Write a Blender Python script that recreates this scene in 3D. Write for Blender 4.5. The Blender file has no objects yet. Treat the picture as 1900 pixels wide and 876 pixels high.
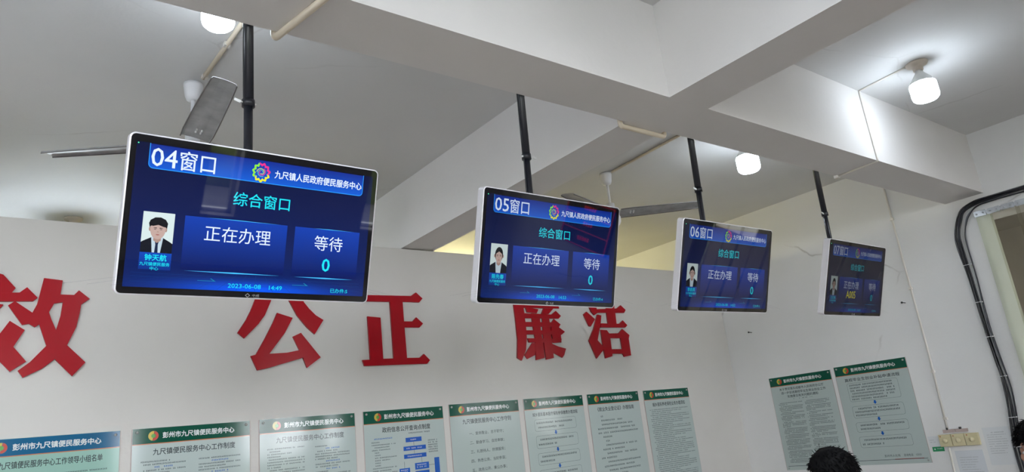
import bpy, bmesh, math, random
from mathutils import Vector, Matrix, Euler
import numpy as np

SC = bpy.context.scene
COL = SC.collection
PI = math.pi
H0 = 1.5                      # eye height: the heights below are relative to the eye where marked "rel"
def R(a): return math.radians(a)

# ------------------------------------------------------------------ camera
FPX, YAW, PITCH, ROLL = 1308.38, R(38.657), R(15.907), R(-6.411)
def camera():
    fw = Vector((math.sin(YAW)*math.cos(PITCH), math.cos(YAW)*math.cos(PITCH), math.sin(PITCH)))
    rt = Vector((math.cos(YAW), -math.sin(YAW), 0)); up = rt.cross(fw)
    r = math.cos(ROLL)*rt + math.sin(ROLL)*up
    u = -math.sin(ROLL)*rt + math.cos(ROLL)*up
    cd = bpy.data.cameras.new('camera'); cam = bpy.data.objects.new('camera', cd); COL.objects.link(cam)
    cd.sensor_width = 36; cd.lens = 36*FPX/1900; cd.clip_start = .05; cd.clip_end = 200
    m = Matrix((r, u, -fw)).transposed().to_4x4(); m.translation = (0, 0, H0)
    cam.matrix_world = m
    SC.camera = cam
camera()

# ------------------------------------------------------------------ sky, exposure, daylight
w = bpy.data.worlds.new('overcast_sky'); SC.world = w; w.use_nodes = True
bg = w.node_tree.nodes['Background']
bg.inputs['Color'].default_value = (.92, .95, 1.0, 1); bg.inputs['Strength'].default_value = 8.6
SC.view_settings.view_transform = 'Standard'; SC.view_settings.look = 'None'
SC.view_settings.gamma = 1; SC.view_settings.use_curve_mapping = False
SC.view_settings.exposure = 1.2
SC.cycles.use_denoising = True
SC.cycles.max_bounces = 10; SC.cycles.diffuse_bounces = 6
BULB = 16.0                   # emission strength of the LED bulbs

def portal(loc, rot, sx, sy):  # helps sampling the sky through an opening; gives no light of its own
    ld = bpy.data.lights.new('sky_portal', 'AREA'); ld.shape = 'RECTANGLE'; ld.size = sx; ld.size_y = sy
    ld.cycles.is_portal = True
    o = bpy.data.objects.new('sky_portal', ld); COL.objects.link(o); o.location = loc; o.rotation_euler = rot
WIN = [(-5.2, -3.4), (-3.1, -1.3), (-1.0, 0.3), (1.95, 2.32), (3.9, 5.1), (5.42, 5.75)]    # window openings, x range; first three unseen, added for the main daylight
WZ = (0.6, 2.95)
for a, b in WIN: portal(((a+b)/2, -4.32, sum(WZ)/2), (R(-90), 0, R(0)), b-a, WZ[1]-WZ[0])
#portal((6.62, .66, 1.38), (0, R(90), 0), 2.7, 2.5)

# ------------------------------------------------------------------ materials
MATS = {}
def mat(name, col, rough=.6, metal=0, spec=.5, bump=0, bscale=40, var=0, vscale=2.0, coat=0, emit=None, estr=1.0):
    if name in MATS: return MATS[name]
    m = bpy.data.materials.new(name); m.use_nodes = True; MATS[name] = m
    nt = m.node_tree; b = nt.nodes['Principled BSDF']
    b.inputs['Base Color'].default_value = (*col, 1); b.inputs['Roughness'].default_value = rough
    b.inputs['Metallic'].default_value = metal; b.inputs['Specular IOR Level'].default_value = spec
    b.inputs['Coat Weight'].default_value = coat; b.inputs['Coat Roughness'].default_value = .06
    if var or bump:
        tc = nt.nodes.new('ShaderNodeTexCoord')
    if var:
        n = nt.nodes.new('ShaderNodeTexNoise'); n.inputs['Scale'].default_value = vscale; n.inputs['Detail'].default_value = 5
        nt.links.new(tc.outputs['Object'], n.inputs['Vector'])
        r = nt.nodes.new('ShaderNodeValToRGB')
        r.color_ramp.elements[0].position = .3; r.color_ramp.elements[1].position = .7
        r.color_ramp.elements[0].color = (*[c*(1-var) for c in col], 1)
        r.color_ramp.elements[1].color = (*[min(1, c*(1+var*.5)) for c in col], 1)
        nt.links.new(n.outputs['Fac'], r.inputs['Fac']); nt.links.new(r.outputs['Color'], b.inputs['Base Color'])
    if bump:
        n2 = nt.nodes.new('ShaderNodeTexNoise'); n2.inputs['Scale'].default_value = bscale; n2.inputs['Detail'].default_value = 4
        nt.links.new(tc.outputs['Object'], n2.inputs['Vector'])
        bp = nt.nodes.new('ShaderNodeBump'); bp.inputs['Strength'].default_value = bump; bp.inputs['Distance'].default_value = .01
        nt.links.new(n2.outputs['Fac'], bp.inputs['Height']); nt.links.new(bp.outputs['Normal'], b.inputs['Normal'])
    if emit:
        b.inputs['Emission Color'].default_value = (*emit, 1); b.inputs['Emission Strength'].default_value = estr
    return m
def wallpaint(name, col, rough=.75, crack=.0):
    m = mat(name, col, rough, bump=.12, bscale=25, var=.05, vscale=1.3, spec=.3)
    if crack:                                   # hairline cracks and faint grime in the old plaster
        nt = m.node_tree; b = nt.nodes['Principled BSDF']; tc = nt.nodes['Texture Coordinate']
        src = b.inputs['Base Color'].links[0].from_socket
        nz = nt.nodes.new('ShaderNodeTexNoise'); nz.inputs['Scale'].default_value = 3; nz.inputs['Detail'].default_value = 6
        nt.links.new(tc.outputs['Object'], nz.inputs['Vector'])
        mx = nt.nodes.new('ShaderNodeMix'); mx.data_type = 'VECTOR'; mx.inputs['Factor'].default_value = .12
        nt.links.new(tc.outputs['Object'], mx.inputs['A']); nt.links.new(nz.outputs['Color'], mx.inputs['B'])
        v = nt.nodes.new('ShaderNodeTexVoronoi'); v.feature = 'DISTANCE_TO_EDGE'; v.inputs['Scale'].default_value = .55
        nt.links.new(mx.outputs['Result'], v.inputs['Vector'])
        mr = nt.nodes.new('ShaderNodeMapRange'); mr.inputs['From Max'].default_value = .004
        mr.inputs['To Min'].default_value = 1; mr.inputs['To Max'].default_value = 0
        nt.links.new(v.outputs['Distance'], mr.inputs['Value'])
        n3 = nt.nodes.new('ShaderNodeTexNoise'); n3.inputs['Scale'].default_value = 1.7
        nt.links.new(tc.outputs['Object'], n3.inputs['Vector'])
        m2 = nt.nodes.new('ShaderNodeMapRange'); m2.inputs['From Min'].default_value = .5; m2.inputs['From Max'].default_value = .62
        m2.inputs['To Max'].default_value = crack
        nt.links.new(n3.outputs['Fac'], m2.inputs['Value'])
        mu = nt.nodes.new('ShaderNodeMath'); mu.operation = 'MULTIPLY'
        nt.links.new(mr.outputs['Result'], mu.inputs[0]); nt.links.new(m2.outputs['Result'], mu.inputs[1])
        cm = nt.nodes.new('ShaderNodeMix'); cm.data_type = 'RGBA'; cm.inputs['B'].default_value = (.25, .22, .2, 1)
        nt.links.new(mu.outputs[0], cm.inputs['Factor']); nt.links.new(src, cm.inputs['A'])
        nt.links.new(cm.outputs['Result'], b.inputs['Base Color'])
    return m
M_part = wallpaint('partition_paint', (.61, .59, .565))
M_right = wallpaint('old_white_paint', (.74, .74, .74), crack=.5)
M_ceil = wallpaint('ceiling_paint', (.66, .66, .66), crack=.25)
M_beam = wallpaint('beam_paint', (.74, .72, .71))
M_far = wallpaint('yellowed_paint', (.78, .76, .52))
M_floor = mat('floor_tile', (.27, .235, .205), .3, var=.08)
M_side = wallpaint('side_wall_paint', (.66, .65, .64))
M_frame = mat('aluminium', (.7, .71, .73), .35, 1)
M_silver = mat('silver_plastic', (.74, .73, .77), .3, .35)
M_black = mat('black_paint', (.008, .009, .014), .32)
M_blkglass = mat('black_glass', (.004, .004, .006), .03, coat=0)
M_blkplastic = mat('black_plastic', (.012, .012, .014), .5)
M_pvc = mat('cream_conduit', (.66, .58, .46), .5)
M_pvcw = mat('white_conduit', (.72, .69, .64), .5)
M_white = mat('white_enamel', (.8, .8, .82), .3)
M_blade = mat('dusty_fan_blade', (.40, .40, .41), .5, .2, var=.25, vscale=14)
M_bladerim = mat('blade_fold', (.16, .15, .145), .5, .2)
M_steel = mat('galvanised_steel', (.5, .52, .55), .35, .9, var=.2, vscale=30)
M_red = mat('red_acrylic', (.36, .003, .010), .25, spec=.2)
M_reddark = mat('red_acrylic_edge', (.30, .004, .012), .4)
M_bulb = mat('lit_bulb', (1, 1, 1), .4, emit=(.80, .90, 1), estr=BULB)
M_warmfill = mat('added_warm_light', (1, 1, 1), .4, emit=(1, .90, .50), estr=BULB*11.0)  # warm fill light added out of sight behind the partition
M_bulbstrong = mat('lit_strong_bulb', (1, 1, 1), .4, emit=(.80, .90, 1), estr=BULB*2.0)
M_shell = mat('bulb_shell', (.78, .80, .80), .4)
M_holder = mat('dusty_lamp_holder', (.55, .49, .42), .6)
M_cable = mat('black_cable', (.010, .010, .014), .35)
M_dark = mat('dark_nail', (.03, .03, .03), .5)
M_sheet = mat('laminated_pale_sheet', (.43, .50, .49), .09, spec=.3)
M_aqua = mat('laminated_aqua_sheet', (.28, .46, .40), .09, spec=.3)
M_green = mat('printed_green', (.003, .075, .045), .09, spec=.3)
M_blue = mat('printed_blue', (.010, .11, .23), .09, spec=.3)
M_orange = mat('printed_orange', (.50, .17, .08), .09)
M_ink = mat('printed_ink', (.035, .045, .05), .12)
M_inkblue = mat('printed_blue_ink', (.01, .10, .45), .12)
M_inkpale = mat('printed_white', (.62, .68, .68), .12)
M_ora2 = mat('printed_red', (.45, .05, .03), .12)
M_yel = mat('printed_yellow', (.50, .40, .06), .12)
M_grn2 = mat('printed_leaf_green', (.10, .32, .06), .12)
M_trim = mat('grey_pink_edge', (.42, .34, .32), .5)
M_plate = mat('cream_plate', (.60, .54, .34), .45)
M_plate2 = mat('cream_knob', (.66, .60, .40), .4)
M_paper = mat('white_paper', (.66, .68, .70), .6)
M_sign = mat('green_sticker', (.01, .26, .10), .4)
M_skin = mat('skin', (.50, .27, .19), .5, var=.06, vscale=8)
M_hair = mat('black_hair', (.006, .006, .007), .7, spec=.15)

# ------------------------------------------------------------------ mesh helpers
def new_mesh(name, verts, faces, m, smooth=False):
    me = bpy.data.meshes.new(name); me.from_pydata([tuple(v) for v in verts], [], faces)
    if m: me.materials.append(m)
    if smooth:
        for p in me.polygons: p.use_smooth = True
    me.update(); return me
class MB:
    def __init__(s): s.v = []; s.f = []; s.mi = []; s.sm = []
    def add(s, vs, fs, M=None, mi=0, smooth=False):
        n = len(s.v)
        s.v += [tuple(M @ Vector(v)) if M else tuple(v) for v in vs]
        s.f += [tuple(i+n for i in f) for f in fs]; s.mi += [mi]*len(fs); s.sm += [smooth]*len(fs); return s
    def box(s, a, b, M=None, mi=0):
        x0, y0, z0 = a; x1, y1, z1 = b
        return s.add([(x0,y0,z0),(x1,y0,z0),(x1,y1,z0),(x0,y1,z0),(x0,y0,z1),(x1,y0,z1),(x1,y1,z1),(x0,y1,z1)],
                     [(0,3,2,1),(4,5,6,7),(0,1,5,4),(1,2,6,5),(2,3,7,6),(3,0,4,7)], M, mi)
    def rect(s, u0, v0, u1, v1, y, mi=0):                      # flat print in the local XZ plane, facing -Y
        return s.add([(u0,y,v0),(u1,y,v0),(u1,y,v1),(u0,y,v1)], [(0,1,2,3)], None, mi)
    def lathe(s, prof, n=24, M=None, mi=0, smooth=True, cap=True):
        vs = []; fs = []
        for r, z in prof:
            for k in range(n): vs.append((r*math.cos(2*PI*k/n), r*math.sin(2*PI*k/n), z))
        for i in range(len(prof)-1):
            for k in range(n):
                a = i*n+k; b = i*n+(k+1) % n; fs.append((a, b, b+n, a+n))
        if cap: fs.append(tuple(reversed(range(n)))); fs.append(tuple(range((len(prof)-1)*n, len(prof)*n)))
        return s.add(vs, fs, M, mi, smooth)
    def tube(s, pts, r, n=8, mi=0, smooth=True, cap=True):
        pts = [Vector(p) for p in pts]; rs = r if isinstance(r, (list, tuple)) else [r]*len(pts)
        vs = []; fs = []; prev = None
        for i, p in enumerate(pts):
            d = (pts[min(i+1, len(pts)-1)]-pts[max(i-1, 0)]).normalized()
            if prev is None:
                a = Vector((0, 0, 1)) if abs(d.z) < .9 else Vector((1, 0, 0))
                x = d.cross(a).normalized()
            else: x = (prev - d*prev.dot(d)).normalized()
            prev = x; y = d.cross(x)
            for k in range(n):
                t = 2*PI*k/n; vs.append(p + (x*math.cos(t)+y*math.sin(t))*rs[i])
        for i in range(len(pts)-1):
            for k in range(n):
                a = i*n+k; b = i*n+(k+1) % n; fs.append((a, b, b+n, a+n))
        if cap: fs.append(tuple(reversed(range(n)))); fs.append(tuple(range((len(pts)-1)*n, len(pts)*n)))
        return s.add(vs, fs, None, mi, smooth)
    def prism(s, loop, y0, y1, mi=0, M=None):                  # loop in XZ, convex or simple polygon
        n = len(loop); vs = [(x, y0, z) for x, z in loop]+[(x, y1, z) for x, z in loop]
        fs = [tuple(range(n)), tuple(reversed(range(n, 2*n)))]+[(i, i+n, (i+1) % n+n, (i+1) % n) for i in range(n)]
        return s.add(vs, fs, M, mi)
    def build(s, name, mats, parent=None, loc=None):
        me = bpy.data.meshes.new(name); me.from_pydata(s.v, [], s.f)
        for m in (mats if isinstance(mats, (list, tuple)) else [mats]): me.materials.append(m)
        me.polygons.foreach_set('material_index', s.mi); me.polygons.foreach_set('use_smooth', s.sm); me.update()
        return link(name, me, parent, loc)
def link(name, me, parent=None, loc=None):
    o = bpy.data.objects.new(name, me); COL.objects.link(o)
    if parent: o.parent = parent
    if loc: o.location = loc
    return o
def tag(o, label=None, cat=None, group=None, kind=None):
    if label: o['label'] = label
    if cat: o['category'] = cat
    if group: o['group'] = group
    if kind: o['kind'] = kind
    return o
def empty(name, loc=(0,0,0), label=None, cat=None, group=None, rot=(0,0,0)):
    o = bpy.data.objects.new(name, None); COL.objects.link(o); o.empty_display_size = .1
    o.location = loc; o.rotation_euler = rot
    return tag(o, label, cat, group)
def bevel(o, w, seg=2):
    bm = bmesh.new(); bm.from_mesh(o.data)
    bmesh.ops.bevel(bm, geom=bm.edges[:], offset=w, segments=seg, profile=.5, affect='EDGES')
    bm.to_mesh(o.data); bm.free(); return o
def rrect(w, h, r, n=5, cx=0, cz=0, corners=(1,1,1,1)):        # loop, counter-clockwise seen from -Y
    out = []
    for k, (sx, sz) in enumerate(((1,-1),(1,1),(-1,1),(-1,-1))):
        a0 = (-90, 0, 90, 180)[k]
        if not corners[k]: out.append((cx+sx*w/2, cz+sz*h/2)); continue
        for i in range(n+1):
            a = R(a0+90*i/n); out.append((cx+sx*(w/2-r)+r*math.cos(a), cz+sz*(h/2-r)+r*math.sin(a)))
    return out

# --- lettering: Blender's built-in font turned into flat mesh
TXT = {}
def glyphs(s, bold=0.0):
    key = (s, bold)
    if key not in TXT:
        c = bpy.data.curves.new('lettering', 'FONT'); c.body = s; c.size = 1; c.resolution_u = 2; c.offset = bold
        o = bpy.data.objects.new('lettering', c); COL.objects.link(o)
        me = bpy.data.meshes.new_from_object(o.evaluated_get(bpy.context.evaluated_depsgraph_get()))
        vs = [(v.co.x, v.co.y) for v in me.vertices]; fs = [tuple(p.vertices) for p in me.polygons]
        ups = [p.normal.z for p in me.polygons]
        fs = [f if u > 0 else tuple(reversed(f)) for f, u in zip(fs, ups)]
        bpy.data.objects.remove(o); bpy.data.curves.remove(c); bpy.data.meshes.remove(me)
        xs = [v[0] for v in vs]; ys = [v[1] for v in vs]
        TXT[key] = (vs, fs, min(xs), max(xs), min(ys), max(ys))
    return TXT[key]
def put_text(mb, s, u0, v0, u1, v1, y, bold=0.0, mi=0, slant=0):
    """fit the string into the box u0..u1 x v0..v1 of the local XZ plane"""
    vs, fs, a, b, c, d = glyphs(s)
    t = bold*(v1-v0); u0 += t; u1 -= t; v0 += t; v1 -= t
    sx = (u1-u0)/(b-a); sz = (v1-v0)/(d-c)
    for k, (du, dv) in enumerate(((0, 0), (-t, 0), (t, 0), (0, t), (0, -t)) if bold else ((0, 0),)):
        mb.add([(u0+du+(x-a)*sx, y-k*.00001, v0+dv+(z-c)*sz) for x, z in vs], fs, None, mi)
rnd = random.Random(7)
def scribble(mb, u0, u1, v, h, y, mi=0, indent=0, cut=0, dens=1.0, adv=None):
    """a line of small illegible print: every mark is three or four tiny bars"""
    u = u0+indent; e = u1-cut; adv = adv or h*1.05
    while u+adv*.8 < e:
        if rnd.random() < .93*dens:
            ww = adv*.78
            for k in range(3):
                z = v-h/2+h*(k+.5)/3+rnd.uniform(-.1, .1)*h; t = h*.10
                a = rnd.uniform(0, .25)*ww; b = ww-rnd.uniform(0, .25)*ww
                mb.rect(u+a, z-t, u+b, z+t, y, mi)
            x = u+ww*rnd.uniform(.25, .7); mb.rect(x-h*.08, v-h*.45, x+h*.08, v+h*.45, y, mi)
        u += adv

# ================================================================== the room
XW, YP, ZC, ZS = 6.25, 4.462, H0+1.94, H0+1.446       # right wall, partition, ceiling, beam soffit
XL, YB, YF = -6.2, -4.0, 8.2
def st(mb, name, m, parent=None):
    o = mb.build(name, m, parent)
    if not parent: o['kind'] = 'structure'
    return o
st(MB().box((XL-.2, YB-.3, -.1), (XW+.3, YF+.2, 0)), 'floor', M_floor)
st(MB().box((XL-.2, YB-.3, ZC), (XW+.3, YF+.2, ZC+.15)), 'ceiling', M_ceil)
st(MB().box((XL-.2, YB-.3, 0), (XL, YF+.2, ZC)), 'wall_left', M_side)
st(MB().box((XL, YF, 0), (XW, YF+.2, ZC)), 'wall_far', M_far)
st(MB().box((XL, YP, 0), (XW-.002, YP+.12, ZS-.01)), 'wall_partition', M_part)
mb = MB(); DY0, DY1, DZ = -.62, 1.93, H0+1.275          # the doorway behind the plastic strips
mb.box((XW, DY1, 0), (XW+.3, YF+.2, ZC)); mb.box((XW, DY0, DZ), (XW+.3, DY1, ZC)); mb.box((XW, YB-.3, 0), (XW+.3, DY0, ZC))
st(mb, 'wall_right', M_right)
mb = MB(); x = XL
for a, b in WIN:
    mb.box((x, YB-.3, 0), (a, YB, ZC)); mb.box((a, YB-.3, 0), (b, YB, WZ[0])); mb.box((a, YB-.3, WZ[1]), (b, YB, ZC)); x = b
mb.box((x, YB-.3, 0), (XW, YB, ZC))
st(mb, 'wall_rear', M_side)
for n, (a, b) in enumerate(WIN):
    e = MB(); z0, z1 = WZ; t = .045
    for s0, s1 in (((a, z0), (b, z0+t)), ((a, z1-t), (b, z1)), ((a, z0), (a+t, z1)), ((b-t, z0), (b, z1))):
        e.box((s0[0], YB-.2, s0[1]), (s1[0], YB-.14, s1[1]))
    if b-a > .8: c = a+(b-a)*.42; e.box((c-.03, YB-.2, z0), (c+.03, YB-.14, z1))
    st(e, 'window_%d' % (n+1), M_frame)
# beams: one along the screens, one across it
st(MB().box((XL, 1.855, ZS), (XW, 2.14, ZC)), 'ceiling_beam', M_beam)
mb = MB(); mb.box((2.515, YB, ZS), (2.80, 1.855, ZC)); mb.box((2.515, 2.14, ZS), (2.80, YF, ZC))
st(mb, 'ceiling_beam', M_beam)
# outside: paved yard, the neighbouring wall beyond the doorway, hedge beyond the rear windows
st(MB().box((-30, -40, -.3), (40, 30, -.11)), 'ground', mat('paving', (.18, .18, .17), .8, var=.2))
st(MB().box((9.2, -1.8, -.1), (9.5, 9, 5.5)).box((9.2, -9, -.1), (9.5, -2.8, 5.5)).box((9.2, -2.8, -.1), (9.5, -1.8, 1.5)), 'wall_neighbour', mat('neighbour_render', (.42, .38, .33), .8, var=.15))  # extended to dim the doorway; gap shaped for a bright screen reflection
st(MB().box((XW+.3, -4.3, 3.15), (9.5, 9, 3.3)), 'ceiling_shade_slab', MATS['neighbour_render'])  # unseen roof slab added to keep the outside beyond the doorway dim
st(MB().box((XW+.3, 8.8, -.1), (9.2, 9, 3.15)), 'wall_shade_end', MATS['neighbour_render'])  # unseen end wall added to close off daylight under the slab
st(MB().box((-12, -9.4, -.1), (12, -8.6, 1.7)), 'hedge', mat('hedge_green', (.13, .17, .06), .9, var=.5, vscale=3, bump=.6, bscale=8))

# ================================================================== red slogan characters on the partition
LETTERS = {
"xiao":[[[[0.043,1.136],[0.118,1.112],[0.176,1.042],[0.16,1.014],[0.053,1.01]]],[[[-0.069,1.005],[0.195,1.018],[0.226,1.048],[0.276,0.993],[0.257,0.973],[-0.066,0.961]]],[[[0.047,0.966],[0.13,0.951],[0.083,0.874],[0.02,0.82],[-0.01,0.849]]],[[[0.298,1.102],[0.385,1.093],[0.379,1.014],[0.442,1.013],[0.464,1.04],[0.518,0.994],[0.479,0.96],[0.474,0.911],[0.462,0.834],[0.425,0.736],[0.515,0.642],[0.457,0.569],[0.373,0.662],[0.318,0.613],[0.239,0.57],[0.215,0.606],[0.265,0.65],[0.331,0.734],[0.306,0.808],[0.293,0.848],[0.273,0.833],[0.247,0.851],[0.217,0.845],[0.15,0.948],[0.178,0.971],[0.258,0.911],[0.276,0.957]],[[0.392,0.971],[0.353,0.963],[0.332,0.915],[0.345,0.877],[0.37,0.818],[0.386,0.897]]],[[[0.163,0.866],[0.231,0.818],[0.188,0.73],[0.248,0.653],[0.182,0.602],[0.129,0.663],[0.084,0.608],[0.004,0.565],[-0.017,0.606],[0.061,0.667],[0.09,0.719],[0.031,0.808],[0.065,0.85],[0.118,0.784]]]],
"gong":[[[[1.435,1.043],[1.537,1.039],[1.524,1.005],[1.486,0.916],[1.444,0.858],[1.358,0.769],[1.317,0.804],[1.369,0.886],[1.396,0.942],[1.421,1.006]]],[[[1.631,1.046],[1.724,1.049],[1.745,1.006],[1.778,0.965],[1.823,0.921],[1.875,0.89],[1.811,0.794],[1.76,0.839],[1.695,0.919],[1.649,1.007]]],[[[1.564,0.933],[1.666,0.902],[1.612,0.802],[1.512,0.671],[1.624,0.676],[1.705,0.691],[1.664,0.779],[1.718,0.804],[1.847,0.642],[1.753,0.576],[1.728,0.642],[1.637,0.618],[1.517,0.586],[1.436,0.57],[1.396,0.659],[1.427,0.667],[1.484,0.767],[1.535,0.866]]]],
"zheng":[[[[2.169,1.071],[2.552,1.076],[2.596,1.104],[2.648,1.06],[2.618,1.03],[2.48,1.031],[2.481,0.887],[2.551,0.887],[2.584,0.918],[2.637,0.872],[2.605,0.843],[2.482,0.843],[2.486,0.625],[2.589,0.624],[2.626,0.651],[2.673,0.605],[2.648,0.58],[2.155,0.577],[2.143,0.617],[2.201,0.619],[2.197,0.919],[2.296,0.912],[2.299,0.623],[2.381,0.623],[2.378,1.028],[2.167,1.026]]]],
"lian":[[[[3.498,1.103],[3.601,1.107],[3.593,1.02],[3.597,0.856],[3.592,0.765],[3.57,0.667],[3.516,0.582],[3.475,0.604],[3.498,0.751],[3.5,0.926],[3.496,1.021]]],[[[3.493,1.064],[3.969,1.062],[3.982,1.014],[3.588,1.011]]],[[[3.617,1.017],[3.75,1.002],[3.729,0.969],[3.627,0.974]]],[[[3.808,1.01],[3.917,1.013],[3.857,0.964],[3.777,0.962]]],[[[3.595,0.966],[3.885,0.96],[3.94,0.992],[3.991,0.949],[3.961,0.926],[3.595,0.924]]],[[[3.593,0.894],[3.884,0.894],[3.944,0.855],[3.599,0.856]]],[[[3.592,0.826],[3.958,0.825],[3.962,0.791],[3.59,0.791]]],[[[3.879,0.894],[3.907,0.922],[3.975,0.877],[3.953,0.851],[3.972,0.84],[4.013,0.814],[3.982,0.794],[3.963,0.785],[3.959,0.723],[3.87,0.72],[3.862,0.821]]],[[[3.601,0.761],[3.966,0.756],[3.956,0.723],[3.611,0.726]]],[[[3.672,0.968],[3.758,0.962],[3.75,0.821],[3.76,0.707],[3.757,0.598],[3.664,0.583],[3.68,0.75],[3.67,0.892]]],[[[3.784,0.966],[3.856,0.96],[3.859,0.858],[3.855,0.764],[3.856,0.596],[3.771,0.584],[3.767,0.75]]],[[[3.644,0.722],[3.69,0.722],[3.661,0.624],[3.576,0.593],[3.552,0.626]]],[[[3.846,0.717],[3.917,0.691],[4.003,0.672],[3.974,0.619],[3.949,0.596],[3.856,0.638]]]],
"jie":[[[[4.337,1.037],[4.421,1.035],[4.432,0.985],[4.385,0.962],[4.354,0.991]]],[[[4.257,0.968],[4.295,0.992],[4.387,0.926],[4.322,0.86],[4.304,0.864]]],[[[4.424,0.969],[4.47,0.961],[4.452,0.9],[4.382,0.739],[4.455,0.67],[4.343,0.581],[4.278,0.738],[4.351,0.838]]],[[[4.417,1.016],[4.68,1.029],[4.737,1.06],[4.793,1.017],[4.767,0.989],[4.421,0.985]]],[[[4.555,1.09],[4.649,1.092],[4.652,0.989],[4.648,0.886],[4.541,0.885],[4.542,0.987]]],[[[4.451,0.89],[4.684,0.888],[4.735,0.92],[4.785,0.875],[4.754,0.853],[4.438,0.853]]],[[[4.439,0.832],[4.513,0.829],[4.537,0.8],[4.654,0.801],[4.712,0.841],[4.793,0.784],[4.777,0.752],[4.775,0.6],[4.686,0.589],[4.67,0.617],[4.542,0.62],[4.535,0.597],[4.447,0.58],[4.439,0.701]],[[4.542,0.757],[4.672,0.757],[4.673,0.658],[4.54,0.66]]]]}

def slogan(key, label):
    mb = MB()
    for si, stroke in enumerate(LETTERS[key]):
        c = bpy.data.curves.new('outline', 'CURVE'); c.dimensions = '2D'; c.fill_mode = 'BOTH'; c.extrude = .0075-.00025*si
        for loop in stroke:
            sp = c.splines.new('POLY'); sp.points.add(len(loop)-1); sp.use_cyclic_u = True
            for p, (x, z) in zip(sp.points, loop): p.co = (x, z, 0, 1)
        o = bpy.data.objects.new('outline', c); COL.objects.link(o)
        me = bpy.data.meshes.new_from_object(o.evaluated_get(bpy.context.evaluated_depsgraph_get()))
        for p in me.polygons:
            mb.add([(me.vertices[i].co.x, -me.vertices[i].co.z, me.vertices[i].co.y+H0) for i in p.vertices],
                   [tuple(range(len(p.vertices)))], None, 1 if abs(p.normal.z) < .5 else 0)
        bpy.data.objects.remove(o); bpy.data.curves.remove(c); bpy.data.meshes.remove(me)
    xs = [v[0] for v in mb.v]; zs = [v[2] for v in mb.v]; cx = (min(xs)+max(xs))/2; cz = (min(zs)+max(zs))/2
    mb.v = [(x-cx, y, z-cz) for x, y, z in mb.v]
    o = mb.build('slogan_character', [M_red, M_reddark], None, (cx, YP-.0085, cz))
    return tag(o, label, 'wall letter', 'red slogan characters on the partition')
slogan('xiao', 'big raised red character 效 cut off by the left picture edge')
slogan('gong', 'big raised red character 公 below the nearest screen')
slogan('zheng', 'big raised red character 正 right beside the bottom corner of the nearest screen')
slogan('lian', 'raised red character 廉 with many strokes below the second screen')
slogan('jie', 'raised red character 洁 at the right end of the slogan')

# ================================================================== queue screens
def sgrad(name, z0, z1, ca, cb, k, glow=0, rough=.025):          # a lit display area: colour runs from z0 to z1
    key = name+str(k)
    if key in MATS: return MATS[key]
    m = bpy.data.materials.new(name); m.use_nodes = True; MATS[key] = m; nt = m.node_tree; b = nt.nodes['Principled BSDF']
    b.inputs['Base Color'].default_value = (.003, .003, .005, 1); b.inputs['Specular IOR Level'].default_value = .32; b.inputs['Roughness'].default_value = rough
    tc = nt.nodes.new('ShaderNodeTexCoord'); sp = nt.nodes.new('ShaderNodeSeparateXYZ'); nt.links.new(tc.outputs['Object'], sp.inputs[0])
    mr = nt.nodes.new('ShaderNodeMapRange'); mr.inputs['From Min'].default_value = z0; mr.inputs['From Max'].default_value = z1
    nt.links.new(sp.outputs['Z'], mr.inputs['Value'])
    mx = nt.nodes.new('ShaderNodeMix'); mx.data_type = 'RGBA'; mx.inputs['A'].default_value = (*ca, 1); mx.inputs['B'].default_value = (*cb, 1)
    nt.links.new(mr.outputs['Result'], mx.inputs['Factor']); out = mx.outputs['Result']
    if glow:
        def mth(op, a, bb=None):
            n = nt.nodes.new('ShaderNodeMath'); n.operation = op
            for i, q in enumerate((a, bb)):
                if q is None: continue
                if isinstance(q, (int, float)): n.inputs[i].default_value = q
                else: nt.links.new(q, n.inputs[i])
            return n.outputs[0]
        gx = mth('MULTIPLY', sp.outputs['X'], 1/.2); gx = mth('MULTIPLY', gx, gx)
        gz = mth('MULTIPLY', mth('ADD', sp.outputs['Z'], .197), 1/.022); gz = mth('MULTIPLY', gz, gz)
        g = mth('MULTIPLY', mth('EXPONENT', mth('MULTIPLY', mth('ADD', gx, gz), -1)), glow)
        m2 = nt.nodes.new('ShaderNodeMix'); m2.data_type = 'RGBA'; m2.inputs['B'].default_value = (.0, .10, .95, 1)
        nt.links.new(g, m2.inputs['Factor']); nt.links.new(out, m2.inputs['A']); out = m2.outputs['Result']
    nt.links.new(out, b.inputs['Emission Color']); b.inputs['Emission Strength'].default_value = k
    return m
def lit(name, c, k): return sgrad(name, -1, 1, c, c, k)
W, H = .75, .449
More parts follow.
